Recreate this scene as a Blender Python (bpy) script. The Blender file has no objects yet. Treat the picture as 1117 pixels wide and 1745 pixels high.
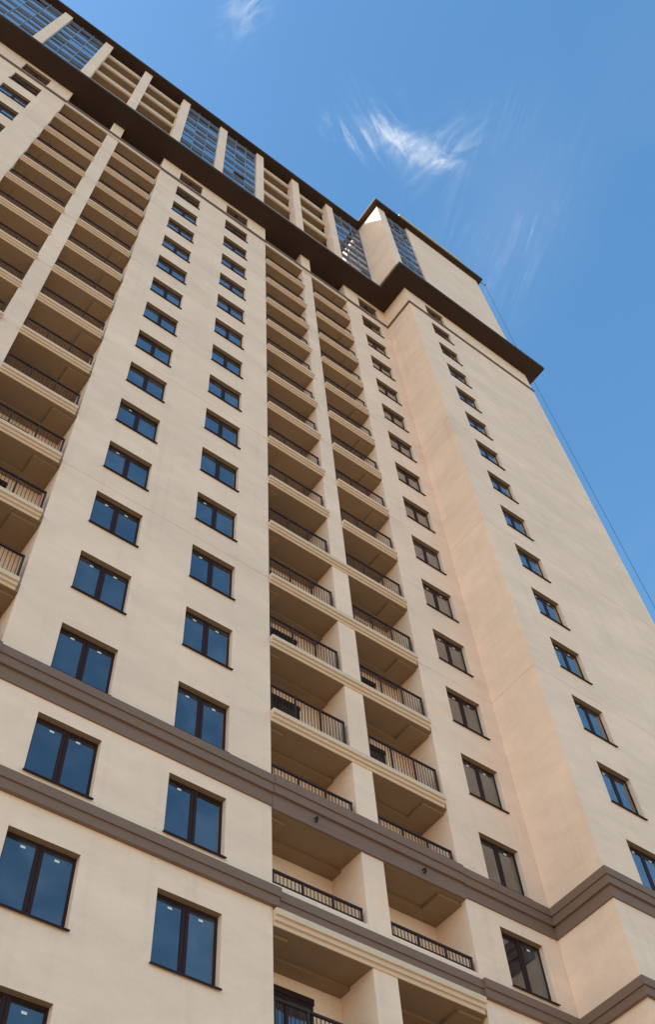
import bpy, bmesh, math, random
from mathutils import Vector, Matrix

random.seed(7)
scene = bpy.context.scene
col = scene.collection

# ------------------------------------------------------------------ camera
ZG = 19.385                      # height of the reference window sill above the ground
CAM = Vector((-10.6127, -14.8807, 1.65))
YAW, PITCH, ROLL = 0.7277, 1.0148, -0.103
F = Vector((math.sin(YAW)*math.cos(PITCH), math.cos(YAW)*math.cos(PITCH), math.sin(PITCH)))
R0 = Vector((math.cos(YAW), -math.sin(YAW), 0))
U0 = R0.cross(F)
R = R0*math.cos(ROLL) + U0*math.sin(ROLL)
U = -R0*math.sin(ROLL) + U0*math.cos(ROLL)
cd = bpy.data.cameras.new('camera')
cam = bpy.data.objects.new('camera', cd)
col.objects.link(cam)
cam.matrix_world = Matrix(((R.x, U.x, -F.x, CAM.x), (R.y, U.y, -F.y, CAM.y), (R.z, U.z, -F.z, CAM.z), (0, 0, 0, 1)))
cd.sensor_fit = 'VERTICAL'
cd.sensor_height = 36.0
cd.lens = 36.0*1770.7475/1745.0
cd.clip_start = 0.1
cd.clip_end = 8000
scene.camera = cam

# ------------------------------------------------------------------ sun, sky, exposure
SUN = Vector((-0.81, 0.245, 0.53)).normalized()      # towards the sun: high, behind the block and to its left
SUN_EL = math.asin(SUN.z)
SUN_AZ = math.atan2(SUN.x, SUN.y)
sl = bpy.data.lights.new('sun', 'SUN')
sl.energy = 5.0
sl.angle = math.radians(0.53)
sl.color = (1.0, 0.91, 0.78)
so = bpy.data.objects.new('sun', sl)
so.rotation_euler = (-SUN).to_track_quat('-Z', 'Y').to_euler()
so.location = (-60, 60, 120)
col.objects.link(so)

world = bpy.data.worlds.new('World')
scene.world = world
world.use_nodes = True
wt = world.node_tree
wt.nodes.clear()


class G:
    """small helper for node graphs"""
    def __init__(s, t): s.t = t
    def n(s, typ, **kw):
        nd = s.t.nodes.new(typ)
        for k, v in kw.items():
            if k.startswith('i_'):
                nd.inputs[k[2:].replace('_', ' ')].default_value = v
            else:
                setattr(nd, k, v)
        return nd
    def l(s, a, b): s.t.links.new(a, b)
    def val(s, sock, x):
        if hasattr(x, 'node'): s.l(x, sock)
        else: sock.default_value = x
    def m(s, op, a, b=None, c=None, clamp=False):
        nd = s.n('ShaderNodeMath', operation=op, use_clamp=clamp)
        s.val(nd.inputs[0], a)
        if b is not None: s.val(nd.inputs[1], b)
        if c is not None: s.val(nd.inputs[2], c)
        return nd.outputs[0]
    def dot(s, a, v):
        nd = s.n('ShaderNodeVectorMath', operation='DOT_PRODUCT')
        s.l(a, nd.inputs[0]); nd.inputs[1].default_value = v
        return nd.outputs['Value']
    def xyz(s, x, y, z=0.0):
        nd = s.n('ShaderNodeCombineXYZ')
        for i, q in enumerate((x, y, z)): s.val(nd.inputs[i], q)
        return nd.outputs[0]
    def noise(s, vec, scale, detail=4, rough=0.55, dist=0.0):
        nd = s.n('ShaderNodeTexNoise')
        s.l(vec, nd.inputs['Vector'])
        nd.inputs['Scale'].default_value = scale
        nd.inputs['Detail'].default_value = detail
        nd.inputs['Roughness'].default_value = rough
        nd.inputs['Distortion'].default_value = dist
        return nd.outputs['Fac']
    def ramp(s, x, a, b, lo=0.0, hi=1.0, smooth=True):
        nd = s.n('ShaderNodeMapRange', interpolation_type='SMOOTHSTEP' if smooth else 'LINEAR')
        s.val(nd.inputs['Value'], x)
        nd.inputs['From Min'].default_value = a; nd.inputs['From Max'].default_value = b
        nd.inputs['To Min'].default_value = lo; nd.inputs['To Max'].default_value = hi
        return nd.outputs['Result']
    def mix(s, f, a, b, mode='MIX'):
        nd = s.n('ShaderNodeMix', data_type='RGBA', blend_type=mode)
        s.val(nd.inputs[0], f)
        s.val(nd.inputs[6], a if hasattr(a, 'node') else (*a, 1.0))
        s.val(nd.inputs[7], b if hasattr(b, 'node') else (*b, 1.0))
        return nd.outputs[2]


g = G(wt)
sky = g.n('ShaderNodeTexSky', sky_type='NISHITA', sun_disc=False)
sky.sun_elevation = SUN_EL
sky.sun_rotation = SUN_AZ
sky.altitude = 0
sky.air_density = 1.45
sky.dust_density = 1.2
sky.ozone_density = 0.5
D = g.n('ShaderNodeTexCoord').outputs['Generated']
# thin cirrus: a frame round one wisp high above the right-hand part of the block
cc = (F + R*((703-558.5)/1770.7) - U*((262-872.5)/1770.7)).normalized()
ch = Vector((cc.y, -cc.x, 0)).normalized()
cu = ch.cross(cc).normalized()
den = g.m('MAXIMUM', g.dot(D, cc), 0.05)
front = g.ramp(g.dot(D, cc), 0.3, 0.6)
u = g.m('DIVIDE', g.dot(D, ch), den)
v = g.m('DIVIDE', g.dot(D, cu), den)
ROT = -0.113


def rot(uu, vv, a):
    c, s_ = math.cos(a), math.sin(a)
    return (g.m('ADD', g.m('MULTIPLY', uu, c), g.m('MULTIPLY', vv, s_)),
            g.m('SUBTRACT', g.m('MULTIPLY', vv, c), g.m('MULTIPLY', uu, s_)))


def px(dx, dy):
    """offset in the wisp's own frame for an offset of the picture in pixels"""
    d = (cc + R*(dx/1770.7) - U*(dy/1770.7)).normalized()
    return d.dot(ch)/d.dot(cc), d.dot(cu)/d.dot(cc)


uv0 = g.xyz(u, v, 0)


def ellipse(u0, v0, a, ru, rv, warp=0.0, wscale=30):
    uu = g.m('SUBTRACT', u, u0); vv = g.m('SUBTRACT', v, v0)
    if warp:
        uu = g.m('ADD', uu, g.m('MULTIPLY', g.m('SUBTRACT', g.noise(uv0, wscale, 3), 0.5), warp))
        vv = g.m('ADD', vv, g.m('MULTIPLY', g.m('SUBTRACT', g.noise(g.xyz(v, u, 3.3), wscale, 3), 0.5), warp))
    a1, b1 = rot(uu, vv, a)
    r2 = g.m('ADD', g.m('POWER', g.m('ABSOLUTE', g.m('DIVIDE', a1, ru)), 2.0), g.m('POWER', g.m('ABSOLUTE', g.m('DIVIDE', b1, rv)), 2.0))
    return g.m('POWER', 2.718, g.m('MULTIPLY', r2, -1.0)), a1, b1


def fibres(a, across, along, seed, lo, hi, dist=0.6):
    a1, b1 = rot(u, v, a)
    n = g.noise(g.xyz(g.m('MULTIPLY', a1, along), g.m('MULTIPLY', b1, across), seed), 1.0, 5, 0.6, dist)
    return g.ramp(n, lo, hi)


def ang(dx, dy):
    p = px(dx, dy)
    return math.atan2(p[1], p[0])


o = px(-2, -12);   e1, _, _ = ellipse(o[0], o[1], ang(150, 66), 0.034, 0.0085, 0.034, 42)
o = px(-45, -35); e2, _, _ = ellipse(o[0], o[1], ang(60, 90), 0.030, 0.016, 0.03, 30)
o = px(55, -10); e3, _, _ = ellipse(o[0], o[1], ang(80, -85), 0.034, 0.018, 0.02, 30)
o = px(-95, -25); e4, _, _ = ellipse(o[0], o[1], ang(70, 40), 0.024, 0.009, 0.03, 40)
fil = fibres(ang(70, -60), 60, 26, 1.7, 0.30, 0.82, 1.6)
fil2 = fibres(ang(40, 70), 80, 20, 5.1, 0.42, 0.75, 1.2)
core = g.m('MULTIPLY', e1, g.m('ADD', 0.22, g.m('MULTIPLY', fil, 0.5)))
w1 = g.m('MULTIPLY', g.m('MULTIPLY', e2, fil2), 0.42)
w2 = g.m('MULTIPLY', g.m('MULTIPLY', e3, fil), 0.36)
w3 = g.m('MULTIPLY', g.m('MULTIPLY', e4, fil2), 0.5)
o = px(165, 95); s1, _, _ = ellipse(o[0], o[1], ang(-60, 170), 0.085, 0.050, 0.03, 18)
st = g.m('MULTIPLY', fibres(ang(-50, 170), 95, 8, 9.3, 0.40, 0.80, 1.6), fibres(ang(-75, 170), 26, 12, 4.4, 0.36, 0.72, 0.8))
w4 = g.m('MULTIPLY', g.m('MULTIPLY', s1, st), 0.26)
veil = g.m('MULTIPLY', s1, 0.05)
o = px(-265, -245); s2, _, _ = ellipse(o[0], o[1], ang(40, -60), 0.030, 0.016, 0.03, 25)
w5 = g.m('MULTIPLY', g.m('MULTIPLY', s2, fil), 0.35)
# the rest of the sky carries the same thin streaks, sparsely
sep = g.n('ShaderNodeSeparateXYZ'); g.l(D, sep.inputs[0])
zz = g.m('MAXIMUM', sep.outputs[2], 0.08)
pu = g.m('DIVIDE', sep.outputs[0], zz); pv = g.m('DIVIDE', sep.outputs[1], zz)
patch = g.ramp(g.noise(g.xyz(pu, pv, 2.0), 1.3, 3), 0.55, 0.78)
strk = g.ramp(g.noise(g.xyz(g.m('MULTIPLY', pu, 9.0), g.m('MULTIPLY', pv, 2.2), 0.4), 1.0, 5, 0.6, 0.7), 0.45, 0.8)
w6 = g.m('MULTIPLY', g.m('MULTIPLY', patch, strk), 0.16)
near = w4
for w in (core, w1, w2, w3, veil, w5):
    near = g.m('ADD', near, w)
cl = g.m('ADD', g.m('MULTIPLY', near, front), w6)
cl = g.m('MINIMUM', cl, 0.95)
SKYSAT = g.n('ShaderNodeHueSaturation')
SKYSAT.inputs['Saturation'].default_value = 1.36
g.l(sky.outputs[0], SKYSAT.inputs['Color'])
CLOUD = (3.7, 3.85, 4.1)
skyc = g.mix(cl, g.mix(1.0, SKYSAT.outputs[0], (0.96, 0.99, 0.985), 'MULTIPLY'), CLOUD)
bg = g.n('ShaderNodeBackground')
bg.inputs['Strength'].default_value = 0.15
g.l(skyc, bg.inputs['Color'])
g.l(bg.outputs[0], g.n('ShaderNodeOutputWorld').inputs['Surface'])

scene.view_settings.view_transform = 'Standard'
scene.view_settings.look = 'None'
scene.view_settings.gamma = 1.0
scene.view_settings.use_curve_mapping = False
scene.view_settings.exposure = 0.90
scene.render.engine = 'CYCLES'
scene.cycles.max_bounces = 8
scene.cycles.diffuse_bounces = 5
scene.cycles.glossy_bounces = 4


# ------------------------------------------------------------------ materials
def new_mat(name):
    m = bpy.data.materials.new(name)
    m.use_nodes = True
    t = m.node_tree
    b = t.nodes['Principled BSDF']
    return m, G(t), b


def plaster(name, c, mott=0.25, warm=(1.05, 0.96, 0.82), rough=0.9, bump=0.25):
    m, k, b = new_mat(name)
    pos = k.n('ShaderNodeNewGeometry').outputs['Position']
    sp = k.n('ShaderNodeSeparateXYZ'); k.l(pos, sp.inputs[0])
    skew = k.xyz(k.m('ADD', sp.outputs[0], k.m('MULTIPLY', sp.outputs[1], 0.8)),
                 k.m('SUBTRACT', sp.outputs[1], k.m('MULTIPLY', sp.outputs[2], 0.5)),
                 k.m('MULTIPLY', sp.outputs[2], 2.2))
    big = k.noise(skew, 0.22, 4, 0.6, 0.4)
    mid = k.noise(skew, 0.9, 5, 0.65, 0.6)
    fine = k.noise(pos, 14, 3, 0.6)
    rnd = k.n('ShaderNodeObjectInfo').outputs['Random']
    tone = k.m('ADD', k.m('MULTIPLY', k.m('SUBTRACT', big, 0.5), mott*1.4), k.m('MULTIPLY', k.m('SUBTRACT', mid, 0.5), mott*1.1))
    tone = k.m('ADD', tone, k.m('MULTIPLY', k.m('SUBTRACT', fine, 0.5), mott*0.5))
    tone = k.m('ADD', tone, k.m('MULTIPLY', k.m('SUBTRACT', rnd, 0.5), 0.035))
    strk = k.noise(k.xyz(k.m('MULTIPLY', sp.outputs[0], 3.0), k.m('MULTIPLY', sp.outputs[1], 3.0), k.m('MULTIPLY', sp.outputs[2], 0.12)), 1.0, 4, 0.6, 0.2)
    tone = k.m('SUBTRACT', tone, k.m('MULTIPLY', k.ramp(strk, 0.52, 0.78), mott*0.30))
    f = k.m('ADD', 1.0, tone)
    base = k.mix(1.0, c, k.xyz(f, f, f), 'MULTIPLY')
    stain = k.ramp(k.noise(skew, 0.55, 5, 0.62, 1.0), 0.56, 0.74)
    st2 = k.mix(k.m('MULTIPLY', stain, 0.55), base, k.mix(1.0, base, warm, 'MULTIPLY'))
    k.l(st2, b.inputs['Base Color'])
    b.inputs['Roughness'].default_value = rough
    b.inputs['Specular IOR Level'].default_value = 0.25
    bp_ = k.n('ShaderNodeBump')
    bp_.inputs['Strength'].default_value = bump
    bp_.inputs['Distance'].default_value = 0.01
    k.l(k.noise(pos, 22, 5, 0.6), bp_.inputs['Height'])
    k.l(bp_.outputs[0], b.inputs['Normal'])
    return m


def paint(name, c, rough=0.5, var=0.08, scale=3.0, metal=0.0, spec=0.4):
    m, k, b = new_mat(name)
    pos = k.n('ShaderNodeNewGeometry').outputs['Position']
    f = k.m('ADD', 1.0 - var/2, k.m('MULTIPLY', k.noise(pos, scale, 4), var))
    k.l(k.mix(1.0, c, k.xyz(f, f, f), 'MULTIPLY'), b.inputs['Base Color'])
    b.inputs['Roughness'].default_value = rough
    b.inputs['Metallic'].default_value = metal
    b.inputs['Specular IOR Level'].default_value = spec
    return m


def glass(name, c, ior, wav=0.012, rough=0.015, tint=(1, 1, 1)):
    m, k, b = new_mat(name)
    pos = k.n('ShaderNodeNewGeometry').outputs['Position']
    rnd = k.n('ShaderNodeObjectInfo').outputs['Random']
    f = k.m('ADD', 0.6, k.m('MULTIPLY', rnd, 0.8))
    oi = k.n('ShaderNodeObjectInfo')
    off_ = k.n('ShaderNodeVectorMath', operation='ADD'); k.l(pos, off_.inputs[0]); k.l(k.xyz(k.m('MULTIPLY', rnd, 37.0), k.m('MULTIPLY', rnd, 11.0), 0.0), off_.inputs[1])
    f = k.m('MULTIPLY', f, k.ramp(k.noise(off_.outputs[0], 0.9, 3, 0.5, 0.6), 0.35, 0.7, 0.35, 2.2))
    k.l(k.mix(1.0, c, k.xyz(f, f, f), 'MULTIPLY'), b.inputs['Base Color'])
    b.inputs['Roughness'].default_value = rough
    b.inputs['IOR'].default_value = ior
    b.inputs['Coat Weight'].default_value = 1.0
    b.inputs['Coat Roughness'].default_value = rough
    b.inputs['Specular Tint'].default_value = (*tint, 1)
    bp_ = k.n('ShaderNodeBump')
    bp_.inputs['Strength'].default_value = 1.0
    bp_.inputs['Distance'].default_value = wav
    k.l(k.noise(pos, 1.1, 2, 0.4), bp_.inputs['Height'])
    k.l(bp_.outputs[0], b.inputs['Normal'])
    return m


M_wall = plaster('cream_render', (0.87, 0.645, 0.505))
M_soffit_shade = plaster('shaded_soffit_render', (0.275, 0.187, 0.112), 0.16)  # cream render darkened in its base colour to stand for shade on undersides
M_mould = plaster('moulding_render', (0.71, 0.53, 0.385), 0.06)
M_band = plaster('brown_render', (0.215, 0.137, 0.103), 0.12, (0.9, 0.85, 0.8), 0.75, 0.12)
M_cornice = plaster('dark_brown_soffit', (0.046, 0.025, 0.016), 0.12, (0.9, 0.85, 0.8), 0.7, 0.1)
M_frame = paint('brown_frame', (0.035, 0.016, 0.017), 0.6, spec=0.15)
M_sill = paint('dark_sill', (0.030, 0.017, 0.015), 0.6, spec=0.15)
M_rail = paint('railing_metal', (0.045, 0.028, 0.027), 0.6, spec=0.15)
M_glass = glass('window_glass', (0.020, 0.024, 0.030), 2.0, 0.016, 0.015, (0.9, 0.95, 1.0))
M_cglass = glass('curtain_glass', (0.025, 0.035, 0.055), 2.5, 0.006, 0.02, (0.94, 0.97, 1.0))
M_alu = paint('curtain_aluminium', (0.22, 0.28, 0.39), 0.5, 0.1, 2.0, 0.0, 0.4)
M_trim = paint('metal_edge', (0.22, 0.22, 0.18), 0.5)
M_dark = paint('dark_backing_and_spout', (0.012, 0.010, 0.010), 0.9)
M_sticker = paint('paper_tag', (0.75, 0.75, 0.72), 0.8)
M_coping = paint('sunlit_coping', (0.72, 0.62, 0.33), 0.7)  # yellow base colour paints sunlight onto a cream coping
M_cable = paint('cable', (0.06, 0.08, 0.12), 0.6)


def ground_mat():
    m, k, b = new_mat('paved_ground')
    pos = k.n('ShaderNodeNewGeometry').outputs['Position']
    n1 = k.noise(pos, 0.05, 4); n2 = k.noise(pos, 3.0, 5)
    c = k.mix(k.ramp(n1, 0.35, 0.65), (0.24, 0.193, 0.145), (0.30, 0.245, 0.185))
    f = k.m('ADD', 0.85, k.m('MULTIPLY', n2, 0.3))
    k.l(k.mix(1.0, c, k.xyz(f, f, f), 'MULTIPLY'), b.inputs['Base Color'])
    b.inputs['Roughness'].default_value = 0.9
    return m


# ------------------------------------------------------------------ mesh helpers
class MB:
    def __init__(s): s.v = []; s.f = []; s.mi = []; s.cur = 0
    def quad(s, a, b, c, d):
        i = len(s.v); s.v += [a, b, c, d]; s.f.append((i, i+1, i+2, i+3)); s.mi.append(s.cur)
    def box(s, x0, x1, y0, y1, z0, z1):
        i = len(s.v)
        s.v += [(x0, y0, z0), (x1, y0, z0), (x1, y1, z0), (x0, y1, z0), (x0, y0, z1), (x1, y0, z1), (x1, y1, z1), (x0, y1, z1)]
        for q in ((0, 3, 2, 1), (4, 5, 6, 7), (0, 1, 5, 4), (1, 2, 6, 5), (2, 3, 7, 6), (3, 0, 4, 7)):
            s.f.append(tuple(i+j for j in q)); s.mi.append(s.cur)
        return s
    def prism(s, poly, z0, z1):
        """vertical prism over a counter-clockwise outline (seen from above)"""
        i = len(s.v); n = len(poly)
        s.v += [(x, y, z0) for x, y in poly] + [(x, y, z1) for x, y in poly]
        s.f.append(tuple(i+j for j in reversed(range(n)))); s.f.append(tuple(i+n+j for j in range(n)))
        s.mi += [s.cur]*2
        for j in range(n):
            k = (j+1) % n
            s.f.append((i+j, i+k, i+n+k, i+n+j)); s.mi.append(s.cur)
        return s
    def run(s, x0, x1, prof):
        """profile (y, z) swept along x, closed"""
        i = len(s.v); n = len(prof)
        s.v += [(x0, y, z) for y, z in prof] + [(x1, y, z) for y, z in prof]
        for j in range(n):
            k = (j+1) % n
            s.f.append((i+j, i+k, i+n+k, i+n+j)); s.mi.append(s.cur)
        s.f.append(tuple(i+j for j in reversed(range(n)))); s.f.append(tuple(i+n+j for j in range(n)))
        s.mi += [s.cur]*2
        return s
    def tube(s, pts, r, n=8):
        pts = [Vector(p) for p in pts]; i0 = len(s.v)
        for q, p in enumerate(pts):
            d = (pts[min(q+1, len(pts)-1)] - pts[max(q-1, 0)]).normalized()
            a = d.orthogonal().normalized() if q == 0 else (a - d*a.dot(d)).normalized()
            b = d.cross(a)
            for j in range(n):
                t = 2*math.pi*j/n
                s.v.append(tuple(p + a*(r*math.cos(t)) + b*(r*math.sin(t))))
        for q in range(len(pts)-1):
            for j in range(n):
                k = (j+1) % n
                s.f.append((i0+q*n+j, i0+q*n+k, i0+(q+1)*n+k, i0+(q+1)*n+j)); s.mi.append(s.cur)
        s.f.append(tuple(i0+j for j in reversed(range(n)))); s.f.append(tuple(i0+(len(pts)-1)*n+j for j in range(n)))
        s.mi += [s.cur]*2
        return s
    def mesh(s, name, mats, fix=False):
        me = bpy.data.meshes.new(name)
        me.from_pydata(s.v, [], s.f)
        for m in (mats if isinstance(mats, (list, tuple)) else [mats]): me.materials.append(m)
        if len(me.materials) > 1: me.polygons.foreach_set('material_index', s.mi)
        bm = bmesh.new(); bm.from_mesh(me)
        if fix: bmesh.ops.remove_doubles(bm, verts=bm.verts, dist=1e-5)
        bmesh.ops.recalc_face_normals(bm, faces=bm.faces)
        bm.to_mesh(me); bm.free(); me.update()
        return me
    def obj(s, name, mats, parent=None, loc=(0, 0, 0), fix=False):
        return link(name, s.mesh(name, mats, fix), parent, loc)


def link(name, me, parent=None, loc=(0, 0, 0)):
    o = bpy.data.objects.new(name, me)
    col.objects.link(o); o.parent = parent; o.location = loc
    return o


# ------------------------------------------------------------------ ground
gm = MB(); gm.quad((-3000, -3000, 0), (3000, -3000, 0), (3000, 3000, 0), (-3000, 3000, 0))
ground = gm.obj('ground', ground_mat())
ground['kind'] = 'structure'
ground['label'] = 'pale paved ground round the foot of the tower'

# ------------------------------------------------------------------ the tower
tower = bpy.data.objects.new('apartment_tower', None)
tower.location = (0, 0, 0)      # at the base; parts are lifted by ZG from the reference sill level
col.objects.link(tower)
tower['label'] = 'tall cream rendered apartment tower with brown bands, balconies and dark-framed windows'
tower['category'] = 'building'

GZ = -ZG + 0.004
YC = -2.06
DEPTH = 16.0
AL, AR = -7.055, 0.0
ZL, ZR = -20.0, -12.95
BL, BR = 5.87, 9.08
CL, CR = 9.08, 19.27
WA1 = (-5.87, -4.385); WA2 = (-2.71, -1.23); WB = (6.95, 8.42); WC = (10.64, 12.085); WZ = (-15.715, -14.205)
HT = 1.635
REV = 0.145
SOF = 44.05
JOINTS = (8.10, 17.10, 26.10, 35.10)
KMIN, KMAX = -2, 15


def part(mb, name, mats, loc=(0, 0, 0), parent=tower, fix=False):
    """parts of the tower; heights are relative to the reference sill, so lift by ZG when hung directly on the tower"""
    if parent is tower: loc = (loc[0], loc[1], loc[2]+ZG)
    return mb.obj(name, mats, parent, loc, fix)


# ---- wall panels, each with its openings, returns and a recessed joint on top
def wall_panel(x0, x1, y, z0, z1, openings, ret_l, ret_r, name='wall_panel', lip=True):
    mb = MB()
    t = 0.012
    zt = z1 - (0.02 if lip else 0)
    ops = [o for o in openings if o[2] > z0 - 1e-6 and o[3] < zt + 1e-6]
    xs = sorted({x0, x1, *[o[0] for o in ops], *[o[1] for o in ops]})
    zs = sorted({z0, zt, *[o[2] for o in ops], *[o[3] for o in ops]})
    for i in range(len(xs)-1):
        for j in range(len(zs)-1):
            cx, cz = (xs[i]+xs[i+1])/2, (zs[j]+zs[j+1])/2
            if any(o[0] < cx < o[1] and o[2] < cz < o[3] for o in ops): continue
            mb.quad((xs[i], y, zs[j]), (xs[i+1], y, zs[j]), (xs[i+1], y, zs[j+1]), (xs[i], y, zs[j+1]))
    for a, b, c, d in ops:
        e = y + REV + 0.10
        mb.quad((a, y, c), (a, y, d), (a, e, d), (a, e, c)); mb.quad((b, y, c), (b, e, c), (b, e, d), (b, y, d))
        mb.cur = 1; mb.quad((a, y, d), (b, y, d), (b, e, d), (a, e, d)); mb.cur = 0; mb.quad((a, y, c), (a, e, c), (b, e, c), (b, y, c))  # window head takes the darkened underside colour, shade painted in
        mb.quad((a, e, c), (a, e, d), (b, e, d), (b, e, c))
    if ret_l: mb.quad((x0, y, z0), (x0, y, zt), (x0, ret_l, zt), (x0, ret_l, z0))
    if ret_r: mb.quad((x1, y, z0), (x1, ret_r, z0), (x1, ret_r, zt), (x1, y, zt))
    yl, yr = ret_l or y+0.3, ret_r or y+0.3
    ym = max(yl, yr)
    # top ledge, recessed joint face, bottom edge
    mb.quad((x0, y, zt), (x1, y, zt), (x1, ym, zt), (x0, ym, zt))
    mb.quad((x0, y, z0), (x0, ym, z0), (x1, ym, z0), (x1, y, z0))
    if lip:
        mb.quad((x0+t, y+t, zt), (x1-t, y+t, zt), (x1-t, y+t, z1), (x0+t, y+t, z1))
        if ret_l: mb.quad((x0+t, y+t, zt), (x0+t, y+t, z1), (x0+t, ret_l, z1), (x0+t, ret_l, zt))
        if ret_r: mb.quad((x1-t, y+t, zt), (x1-t, ret_r, zt), (x1-t, ret_r, z1), (x1-t, y+t, z1))
    me = mb.mesh(name, [M_wall, M_soffit_shade])
    return link(name, me, tower, (0, 0, ZG))


def openings_for(cols, attic=True):
    out = []
    for a, b in cols:
        for k in range(KMIN, KMAX+1):
            out.append((a, b, 3.0*(k-2), 3.0*(k-2)+HT))
        if attic: out.append((a, b, 42.0, 43.55))
    return out


LEVELS = [GZ, -3.45, -0.5, *JOINTS, 41.5, SOF-0.003]


def block(x0, x1, y, cols, rl, rr):
    ops = openings_for(cols)
    for i in range(len(LEVELS)-1):
        wall_panel(x0, x1, y, LEVELS[i], LEVELS[i+1], ops, rl, rr, lip=LEVELS[i+1] in JOINTS)


block(AL, AR, 0.0, (WA1, WA2), 1.158, 1.158)
block(ZL, ZR, 0.0, (WZ,), DEPTH, 1.158)
block(BL, BR-0.002, 0.0, (WB,), 1.158, None)
block(CL, CR, YC, (WC,), -0.002, DEPTH)

# ---- the rest of the shell: rear wall and the loggia back walls
rear = MB()
rear.quad((ZL, DEPTH, GZ), (ZL, DEPTH, SOF), (CR, DEPTH, SOF), (CR, DEPTH, GZ))
part(rear, 'rear_wall', M_wall)


# ---- windows
def build_window(w, h):
    fr = MB(); t = 0.062; y0, y1 = REV, REV+0.06
    fr.box(0, w, y0, y1, h-t, h); fr.box(0, w, y0, y1, 0.0, t*0.9)
    fr.box(0, t, y0, y1, t*0.9, h-t); fr.box(w-t, w, y0, y1, t*0.9, h-t)
    m = w/2
    fr.box(m-0.082, m-0.006, y0-0.004, y1, t*0.9, h-t); fr.box(m+0.006, m+0.082, y0-0.004, y1, t*0.9, h-t)
    fr.box(m-0.006, m+0.006, y0+0.012, y1, t*0.9, h-t)
    pa = MB(); pa.box(t, m-0.082, y0+0.012, y0+0.03, t*0.9, h-t)
    pb = MB(); pb.box(m+0.082, w-t, y0+0.012, y0+0.03, t*0.9, h-t)
    si = MB(); si.run(-0.026, w+0.026, [(-0.062, -0.038), (-0.062, 0.0), (REV-0.002, 0.014), (REV-0.002, 0.003), (-0.05, -0.012), (-0.05, -0.038)])
    return fr.mesh('window', M_frame), pa.mesh('pane', M_glass), pb.mesh('pane', M_glass), si.mesh('sill', M_sill)


tag = MB(); tag.box(-0.05, 0.05, REV+0.006, REV+0.0085, -0.025, 0.025)
tag_me = tag.mesh('sticker', M_sticker)
wcache = {}


def place_window(a, b, y, z, h, sill=True, tags=False):
    w = round(b-a, 4)
    key = (w, h)
    if key not in wcache: wcache[key] = build_window(w, h)
    f, pa, pb, si = wcache[key]
    o = link('window', f, tower, (a, y, z+ZG))
    for p in (pa, pb):
        q = link('pane', p, o)
        q.rotation_euler = (random.uniform(-0.004, 0.004), 0, 0)
    if sill: link('sill', si, o)
    if tags:
        for fx in (0.27, 0.73):
            if random.random() < (0.96 if tags == 2 else 0.6):
                link('sticker', tag_me, o, (w*fx + random.uniform(-0.05, 0.05), 0, h-0.20+random.uniform(-0.02, 0.02)))


for (a, b), y in ((WZ, 0.0), (WA1, 0.0), (WA2, 0.0), (WB, 0.0), (WC, YC)):
    for k in range(KMIN, KMAX+1):
        if y == 0.0 and a == WZ[0] and k < 6: continue
        place_window(a, b, y, 3.0*(k-2), HT, True, 2 if k <= 3 else (1 if k <= 6 else 0))
    place_window(a, b, y, 42.0, 1.55, False)


# ---- brown bands
def band(x0, x1, y, strips, name='string_course', lret=None, rret=None):
    """strips: (z0, z1, projection); the band wraps into the returns when asked"""
    mb = MB()
    for z0, z1, p in strips:
        poly = [(x0 - (p if lret is not None else 0), y-p), (x1 + (p if rret is not None else 0), y-p)]
        poly += [(x1 + (p if rret is not None else 0), rret if rret is not None else y-0.001)]
        if rret is not None: poly += [(x1+0.001, rret), (x1+0.001, y-0.001)]
        if lret is not None: poly += [(x0-0.001, y-0.001), (x0-0.001, lret), (x0-p, lret)]
        else: poly += [(x0, y-0.001)]
        mb.prism(poly, z0, z1)
    return part(mb, name, M_band)


UP = [(-0.97, -0.625, 0.045), (-0.625, -0.375, 0.115), (-0.375, -0.13, 0.155)]
UPM = [(-1.06, -0.625, 0.06), (-0.625, -0.375, 0.135), (-0.375, -0.10, 0.175)]
LOW = [(-3.70, -3.48, 0.105), (-3.48, -3.25, 0.145)]
LOWM = [(-3.745, -3.49, 0.03), (-3.49, -3.265, 0.068)]
TOP = [(41.42, 41.52, 0.05), (41.52, 41.66, 0.075)]
TOPM = [(41.36, 41.50, 0.055), (41.50, 41.68, 0.085)]
BAYS = ((ZR, AL), (AR, BL))
for (x0, x1, y, lr, rr) in ((AL, AR, 0.0, 1.1, 1.1), (BL, BR, 0.0, None, None), (CL, CR, YC, -0.0, 8.0), (ZL, ZR, 0.0, None, 1.1)):
    for st in (UP, LOW, TOP):
        x1b = x1
        st2 = st
        l2 = 0.1 if (lr and x0 == AL) else lr
        r2 = 0.1 if rr == 1.1 else rr
        if x0 == AL and st is not LOW: l2 = r2 = None
        if x0 == BL: x1b = CL - (st[0][2]) - 0.002; 
        if x0 == CL:
            l2 = -0.003 - max(s[2] for s in st)*0
        band(x0, x1b, y, st2, lret=l2, rret=r2)
for a, b in BAYS:
    band(a+0.002, b+0.0, -0.0, UPM)
    band(a+0.002, b-0.002, 0.0, LOWM)
    band(a+0.002, b-0.002, 0.0, TOPM)

# ---- loggia bays
BACK = 1.16


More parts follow.
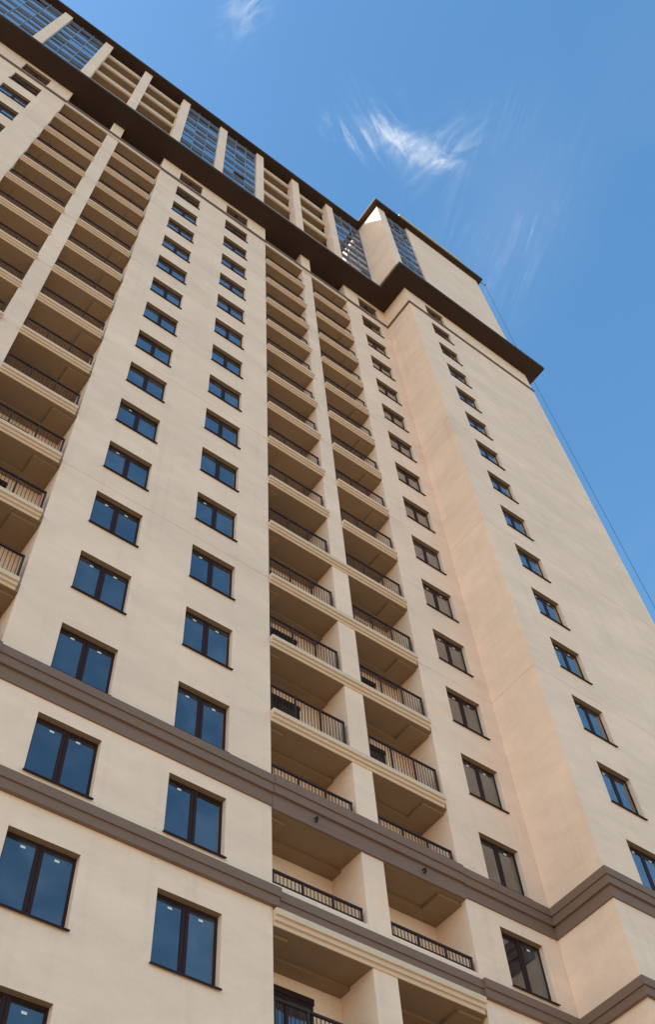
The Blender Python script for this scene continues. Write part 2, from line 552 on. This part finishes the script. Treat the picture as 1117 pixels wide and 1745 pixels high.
def bay(xl, xr, n0):
    c = (xl+xr)/2
    ca, cb = c-0.335, c+0.335
    ops = []
    # partition column from the ground to the attic soffit
    zs = [GZ, -3.45, -0.5, 20.12, 26.12, 41.3, SOF-0.004]
    for i in range(len(zs)-1):
        wall_panel(ca, cb, 0.0, zs[i], zs[i+1], [], BACK if zs[i] < 41 else 0.7, BACK if zs[i] < 41 else 0.7, 'column', lip=zs[i+1] in (20.12, 26.12))
    bw = MB()
    bw.quad((xl, BACK, GZ), (xr, BACK, GZ), (xr, BACK, 41.2), (xl, BACK, 41.2))
    part(bw, 'loggia_back_wall', M_wall)
    at = MB(); at.quad((xl, 5.0, 41.2), (xr, 5.0, 41.2), (xr, 5.0, SOF), (xl, 5.0, SOF))
    at.quad((xl, 1.158, 41.2), (xl, 1.158, SOF), (xl, 5.0, SOF), (xl, 5.0, 41.2))
    at.quad((xr, 1.158, 41.2), (xr, 5.0, 41.2), (xr, 5.0, SOF), (xr, 1.158, SOF))
    at.quad((xl, BACK, 41.2), (xr, BACK, 41.2), (xr, 5.0, 41.2), (xl, 5.0, 41.2))
    part(at, 'attic_recess', M_wall)
    return ca, cb


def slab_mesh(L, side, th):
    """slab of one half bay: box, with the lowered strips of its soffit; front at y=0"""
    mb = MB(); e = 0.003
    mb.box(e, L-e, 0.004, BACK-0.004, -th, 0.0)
    return mb.mesh('balcony', M_soffit_shade)


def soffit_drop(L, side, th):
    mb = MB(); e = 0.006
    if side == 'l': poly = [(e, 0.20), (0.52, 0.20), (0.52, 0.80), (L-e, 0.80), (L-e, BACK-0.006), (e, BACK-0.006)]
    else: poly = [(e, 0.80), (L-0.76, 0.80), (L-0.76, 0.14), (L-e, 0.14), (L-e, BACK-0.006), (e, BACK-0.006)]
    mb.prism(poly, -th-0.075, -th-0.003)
    return mb.mesh('soffit_panel', M_soffit_shade)


MOULD = [(-0.0, -0.335), (-0.03, -0.335), (-0.03, -0.235), (-0.09, -0.235), (-0.09, -0.13), (-0.15, -0.13), (-0.15, 0.02), (-0.0, 0.035)]


def mould_mesh(x0, x1):
    mb = MB(); mb.run(x0, x1, MOULD)
    return mb.mesh('moulding', M_mould)


def rail_mesh(L, z0, z1):
    """handrail, posts and bottom rail; balusters are a second mesh"""
    a, b = 0.03, L-0.10
    mb = MB(); y = 0.06
    mb.box(a, b, y-0.028, y+0.028, z1-0.05, z1)
    mb.box(a, b, y-0.012, y+0.012, z0+0.07, z0+0.10)
    n = 3
    for i in range(n+1):
        x = a + (b-a)*i/n
        x = min(max(x, a+0.026), b-0.026)
        mb.box(x-0.026, x+0.026, y-0.02, y+0.02, z0, z1-0.05)
    bl = MB()
    for i in range(n):
        for j in range(1, 8):
            x = a + (b-a)*(i + j/8)/n
            bl.box(x-0.0072, x+0.0072, y-0.0072, y+0.0072, z0+0.10, z1-0.05)
    return mb.mesh('railing', M_rail), bl.mesh('balusters', M_rail)


def door_meshes():
    w, h, t = 1.40, 2.15, 0.07
    f = MB(); f.box(0, w, -0.03, 0.0, h-t, h); f.box(0, t, -0.03, 0, 0, h-t); f.box(w-t, w, -0.03, 0, 0, h-t)
    f.box(w/2-0.05, w/2+0.05, -0.03, 0, 0, h-t); f.box(t, w/2-0.05, -0.028, 0, 0.55, 0.65); f.box(w/2+0.05, w-t, -0.028, 0, 0.55, 0.65)
    f.box(-0.02, w+0.02, -0.05, 0.0, h, h+0.14)
    p = []
    for a, b in ((t, w/2-0.05), (w/2+0.05, w-t)):
        q = MB(); q.box(a, b, -0.015, -0.004, 0.0, 0.55); q.box(a, b, -0.015, -0.004, 0.65, h-t); p.append(q.mesh('pane', M_glass))
    return f.mesh('balcony_door', M_frame), p


door_f, door_p = door_meshes()
cache = {}


def half_bay(xa, xb, side, n, cont):
    """one balcony: slab top at 2.2 + 3n"""
    L = round(xb-xa, 4); z = 2.2+3*n
    zr0, zr1 = 0.02, 1.13
    th = 0.33
    if n == -1: zr0, zr1, th = 0.6, 1.25, 0.255
    if n == -2: zr0, zr1 = 0.73, 1.13
    key = (L, side, zr0, zr1)
    if key not in cache: cache[key] = (slab_mesh(L, side, th), soffit_drop(L, side, th), rail_mesh(L, zr0, zr1), mould_mesh(0.0, L-0.09 if side == 'r' else L+0.03))
    sm, dm, (rm, bm_), mm = cache[key]
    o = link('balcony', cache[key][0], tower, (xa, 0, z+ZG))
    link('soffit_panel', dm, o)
    r = link('railing', rm, o)
    q = link('balusters', bm_, o); q['kind'] = 'stuff'
    if not cont: link('moulding', mm, o)
    if n in (-3, 0, 1, 2, 3):
        d = link('balcony_door', door_f, tower, (xa + (0.42 if side == 'l' else 0.25), BACK-0.002, z+ZG))
        for p in door_p: link('pane', p, d)


for bi, (xl, xr) in enumerate(BAYS):
    ca, cb = bay(xl, xr, 0)
    for n in range(-3, 13):
        if bi == 0 and n < -1: continue
        cont = n <= 3 if bi else n <= 1
        half_bay(xl, ca, 'l', n, cont)
        half_bay(cb, xr, 'r', n, cont)
        if cont and n != -1:
            mo = MB(); mo.run(xl+0.003, xr-0.09, [(y, z) if y else (-0.002, z) for y, z in MOULD])
            part(mo, 'moulding', M_mould, (0, 0, 2.2+3*n))
    # solid parapets behind the brown bands of the two lowest balconies in view
    for nm, z0, z1 in (('parapet', -3.76, -3.075), ('parapet', -0.77, -0.11)):
        for a, b in ((xl, ca), (cb, xr)):
            p = MB(); p.box(a+0.003, b-0.003, 0.0, 0.14, z0, z1); part(p, nm, M_wall)
    if bi:
        p = MB(); p.box(ca, cb, -0.008, -0.0005, -3.4, -3.09); part(p, 'parapet', M_wall)
    # top slab of the bay, under the thin band
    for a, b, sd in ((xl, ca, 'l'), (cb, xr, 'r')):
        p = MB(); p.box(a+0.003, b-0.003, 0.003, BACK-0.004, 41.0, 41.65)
        o = part(p, 'balcony', M_soffit_shade)
        L = round(b-a, 4)
        d = link('soffit_panel', cache[[k for k in cache if k[1] == sd and abs(k[0]-L) < 1e-3][0]][1], o, (a, 0, 41.333))
    p = MB(); p.box(xl+0.003, xr-0.003, -0.045, -0.001, 41.0, 41.36); part(p, 'moulding', M_mould)

# ---- drain spouts on the upper band
sp = MB()
pts = [(0, 0.02, 0.0), (0, -0.07, 0.0)] + [(0.0, -0.07-0.05*math.sin(t), -0.05+0.05*math.cos(t)) for t in [i*math.pi/8 for i in range(1, 9)]]
sp.tube(pts, 0.022)
sp.tube([(-0.0, -0.07, -0.10), (0.0, -0.045, -0.125)], 0.03)
spm = sp.mesh('drain_spout', M_dark)
for x in (1.20, 4.50): link('drain_spout', spm, tower, (x, -0.055, -0.80+ZG))

# ---- main cornice: a thin slab standing well out over the walls
CE, CX = -1.17, 7.88
main_out = [(ZL-1, CE), (CX, CE), (CX, -3.12), (20.06, -3.12), (20.06, DEPTH+1), (ZL-1, DEPTH+1)]
c = MB(); c.prism(main_out, SOF, SOF+0.24); part(c, 'cornice', M_cornice)
def off(poly, d):
    return [(ZL-1-d, CE-d), (CX-d, CE-d), (CX-d, -3.12-d), (20.06+d, -3.12-d), (20.06+d, DEPTH+1+d), (ZL-1-d, DEPTH+1+d)]
c = MB(); c.prism(off(main_out, 0.02), SOF+0.243, SOF+0.30); part(c, 'cornice_edge', M_trim)

# ---- penthouse storeys
PY = -0.90; PCY = -2.90; RS = 57.2; GY = -0.72
PX0, PX1 = 7.80, 17.35
PB = SOF+0.303
COLS = [-16, -13, -10, -7, -4, -1, 2, 5]
for x in COLS:
    p = MB()
    hw = 0.285
    if x in (-10,):
        p.box(x-hw, x+hw, PY, -0.3, PB, 47.9); p.box(x-hw+0.01, x+hw-0.01, PY+0.012, -0.3, 47.9, 47.925); p.box(x-hw, x+hw, PY, -0.3, 47.925, RS-0.003)
    else:
        p.box(x-hw, x+hw, PY, -0.3, PB, RS-0.003)
    part(p, 'penthouse_column', M_wall)

core = MB(); core.box(ZL, PX1-0.3, 1.3, DEPTH-1, PB, RS-0.003); part(core, 'penthouse_core', M_wall)
# projecting end: left return wall, corner pier, plain front wall
pw = MB(); pw.box(PX0, PX0+0.70, PCY, 1.2, PB, RS-0.003); part(pw, 'penthouse_pier', M_wall)
pw = MB(); pw.box(10.52, PX1, PCY, DEPTH-1.2, PB, RS-0.003); part(pw, 'penthouse_wall', M_wall)

ROWS = [44.36, 44.7, 46.0, 47.2, 47.62, 49.0, 50.2, 50.62, 52.0, 53.2, 53.62, 55.0, 56.2, 56.62, 57.19]


def curtain(x0, x1, y, ncol, vent=None):
    r = bpy.data.objects.new('curtain_wall', None); col.objects.link(r); r.parent = tower; r.location = (x0, y, ZG)
    w = (x1-x0)/ncol
    for i in range(ncol+1):
        x = min(max(i*w, 0.025), x1-x0-0.025)
        m = MB(); m.box(x-0.022, x+0.022, -0.05, 0.03, ROWS[0], ROWS[-1]); m.obj('mullion', M_alu, r)
    for z in ROWS[1:-1]:
        m = MB(); m.box(0.05, x1-x0-0.05, -0.075, 0.025, z-0.028, z+0.028); m.obj('transom', M_alu, r)
    for i in range(ncol):
        for j in range(len(ROWS)-1):
            p = MB(); a, b = i*w+0.026, (i+1)*w-0.026
            z0, z1 = ROWS[j]+(0.029 if j else 0.002), ROWS[j+1]-0.029
            if vent == (i, j):
                lo = MB(); lo.box(a, b, -0.008, 0.008, z0, z0+0.45); lo.obj('glazing_panel', M_cglass, r)
                tr = MB(); tr.box(a, b, -0.04, 0.02, z0+0.452, z0+0.51); tr.obj('transom', M_alu, r)
                z0 += 0.512
            if vent == (i, j):
                d = MB(); d.box(a, b, 0.02, 0.024, z0, z1); d.obj('vent_shade_backing', M_dark, r)  # near-black sheet behind the vent, painted as the shade of the room
                h = z1-z0
                p.box(0, b-a, -0.01, 0.01, -h*0.96, 0)
                q = p.obj('vent_pane', M_cglass, r, (a, -0.02, z1)); q.rotation_euler = (math.radians(-9), 0, 0)
                continue
            p.box(a, b, -0.008, 0.008, z0, z1)
            q = p.obj('glazing_panel', M_cglass, r)
            q.rotation_euler = (random.uniform(-0.0006, 0.0006), 0, 0)
    return r


for a, b in ((-16, -13), (-7, -4), (-4, -1)):
    curtain(a+0.287, b-0.287, GY, 3, (1, 4) if a == -4 else None)
curtain(ZL, -16.287, GY, 4)
curtain(5.287, PX0-0.003, GY, 3)
curtain(PX0+0.703, 10.517, PCY+0.16, 3)

# open loggias of the penthouse: solid parapets with slabs behind
for a, b in ((-13, -10), (-10, -7), (-1, 2), (2, 5)):
    x0, x1 = a+0.288, b-0.288
    for n in range(4):
        zb = 46.85+3*n
        p = MB(); p.box(x0, x1, -0.50, -0.40, zb, zb+0.70); part(p, 'parapet', M_mould)
        s_ = MB(); s_.box(x0, x1, -0.397, 1.27, zb+0.003, zb+0.30); part(s_, 'loggia_slab', M_soffit_shade)
    p = MB(); p.box(x0, x1, 1.275, 1.295, PB, RS-0.01); part(p, 'loggia_back_wall', M_wall)

# roof slab with its metal edge and the coping over the projecting end
RE = -1.20; RX = 7.42
roof_out = [(ZL-0.4, RE), (RX, RE), (RX, -3.26), (17.72, -3.26), (17.72, DEPTH), (ZL-0.4, DEPTH)]
rf = MB(); rf.prism(roof_out, RS, RS+0.20); roof = part(rf, 'roof', M_cornice)
re_ = [(ZL-0.42, RE-0.02), (RX-0.02, RE-0.02), (RX-0.02, -3.28), (17.74, -3.28), (17.74, DEPTH+.02), (ZL-0.42, DEPTH+.02)]
e = MB(); e.prism(re_, RS+0.203, RS+0.26); e.obj('roof_edge', M_trim, roof)
e = MB(); e.box(9.62, 15.55, -3.34, -3.02, RS+0.263, RS+0.46); e.obj('coping', M_coping, roof)

# ---- cable let down from a bracket at the roof's corner
cb_root = bpy.data.objects.new('hanging_cable', None); col.objects.link(cb_root)
cb_root.location = (20.16, -2.05, 0.0)
cb_root['label'] = 'thin dark cable hanging past the cornice from a bracket on the roof corner'
cb_root['category'] = 'cable'
k = MB()
P0 = Vector((18.22, -3.0, 57.5+ZG)); P1 = Vector((20.12, -2.05, SOF+0.36+ZG))
pts = []
for i in range(13):
    t = i/12
    p = P0.lerp(P1, t); p.z -= 0.35*math.sin(math.pi*t)*0.3
    pts.append(p)
pts += [Vector((20.14, -2.05, SOF-0.1+ZG)), Vector((20.16, -2.05, 30.0)), Vector((20.16, -2.05, 0.0))]
k.tube([tuple(p - Vector(cb_root.location)) for p in pts], 0.012, 6)
k.obj('cable', M_cable, cb_root)
k = MB()
k.tube([(17.70, -2.99, RS+0.10+ZG), (18.22, -3.0, 57.5+ZG)], 0.03, 6)
k.tube([(18.14, -3.0, 57.47+ZG), (18.30, -3.0, 57.53+ZG)], 0.07, 8)
k.v = [tuple(Vector(p) - Vector(cb_root.location)) for p in k.v]
k.obj('bracket', M_cable, cb_root)
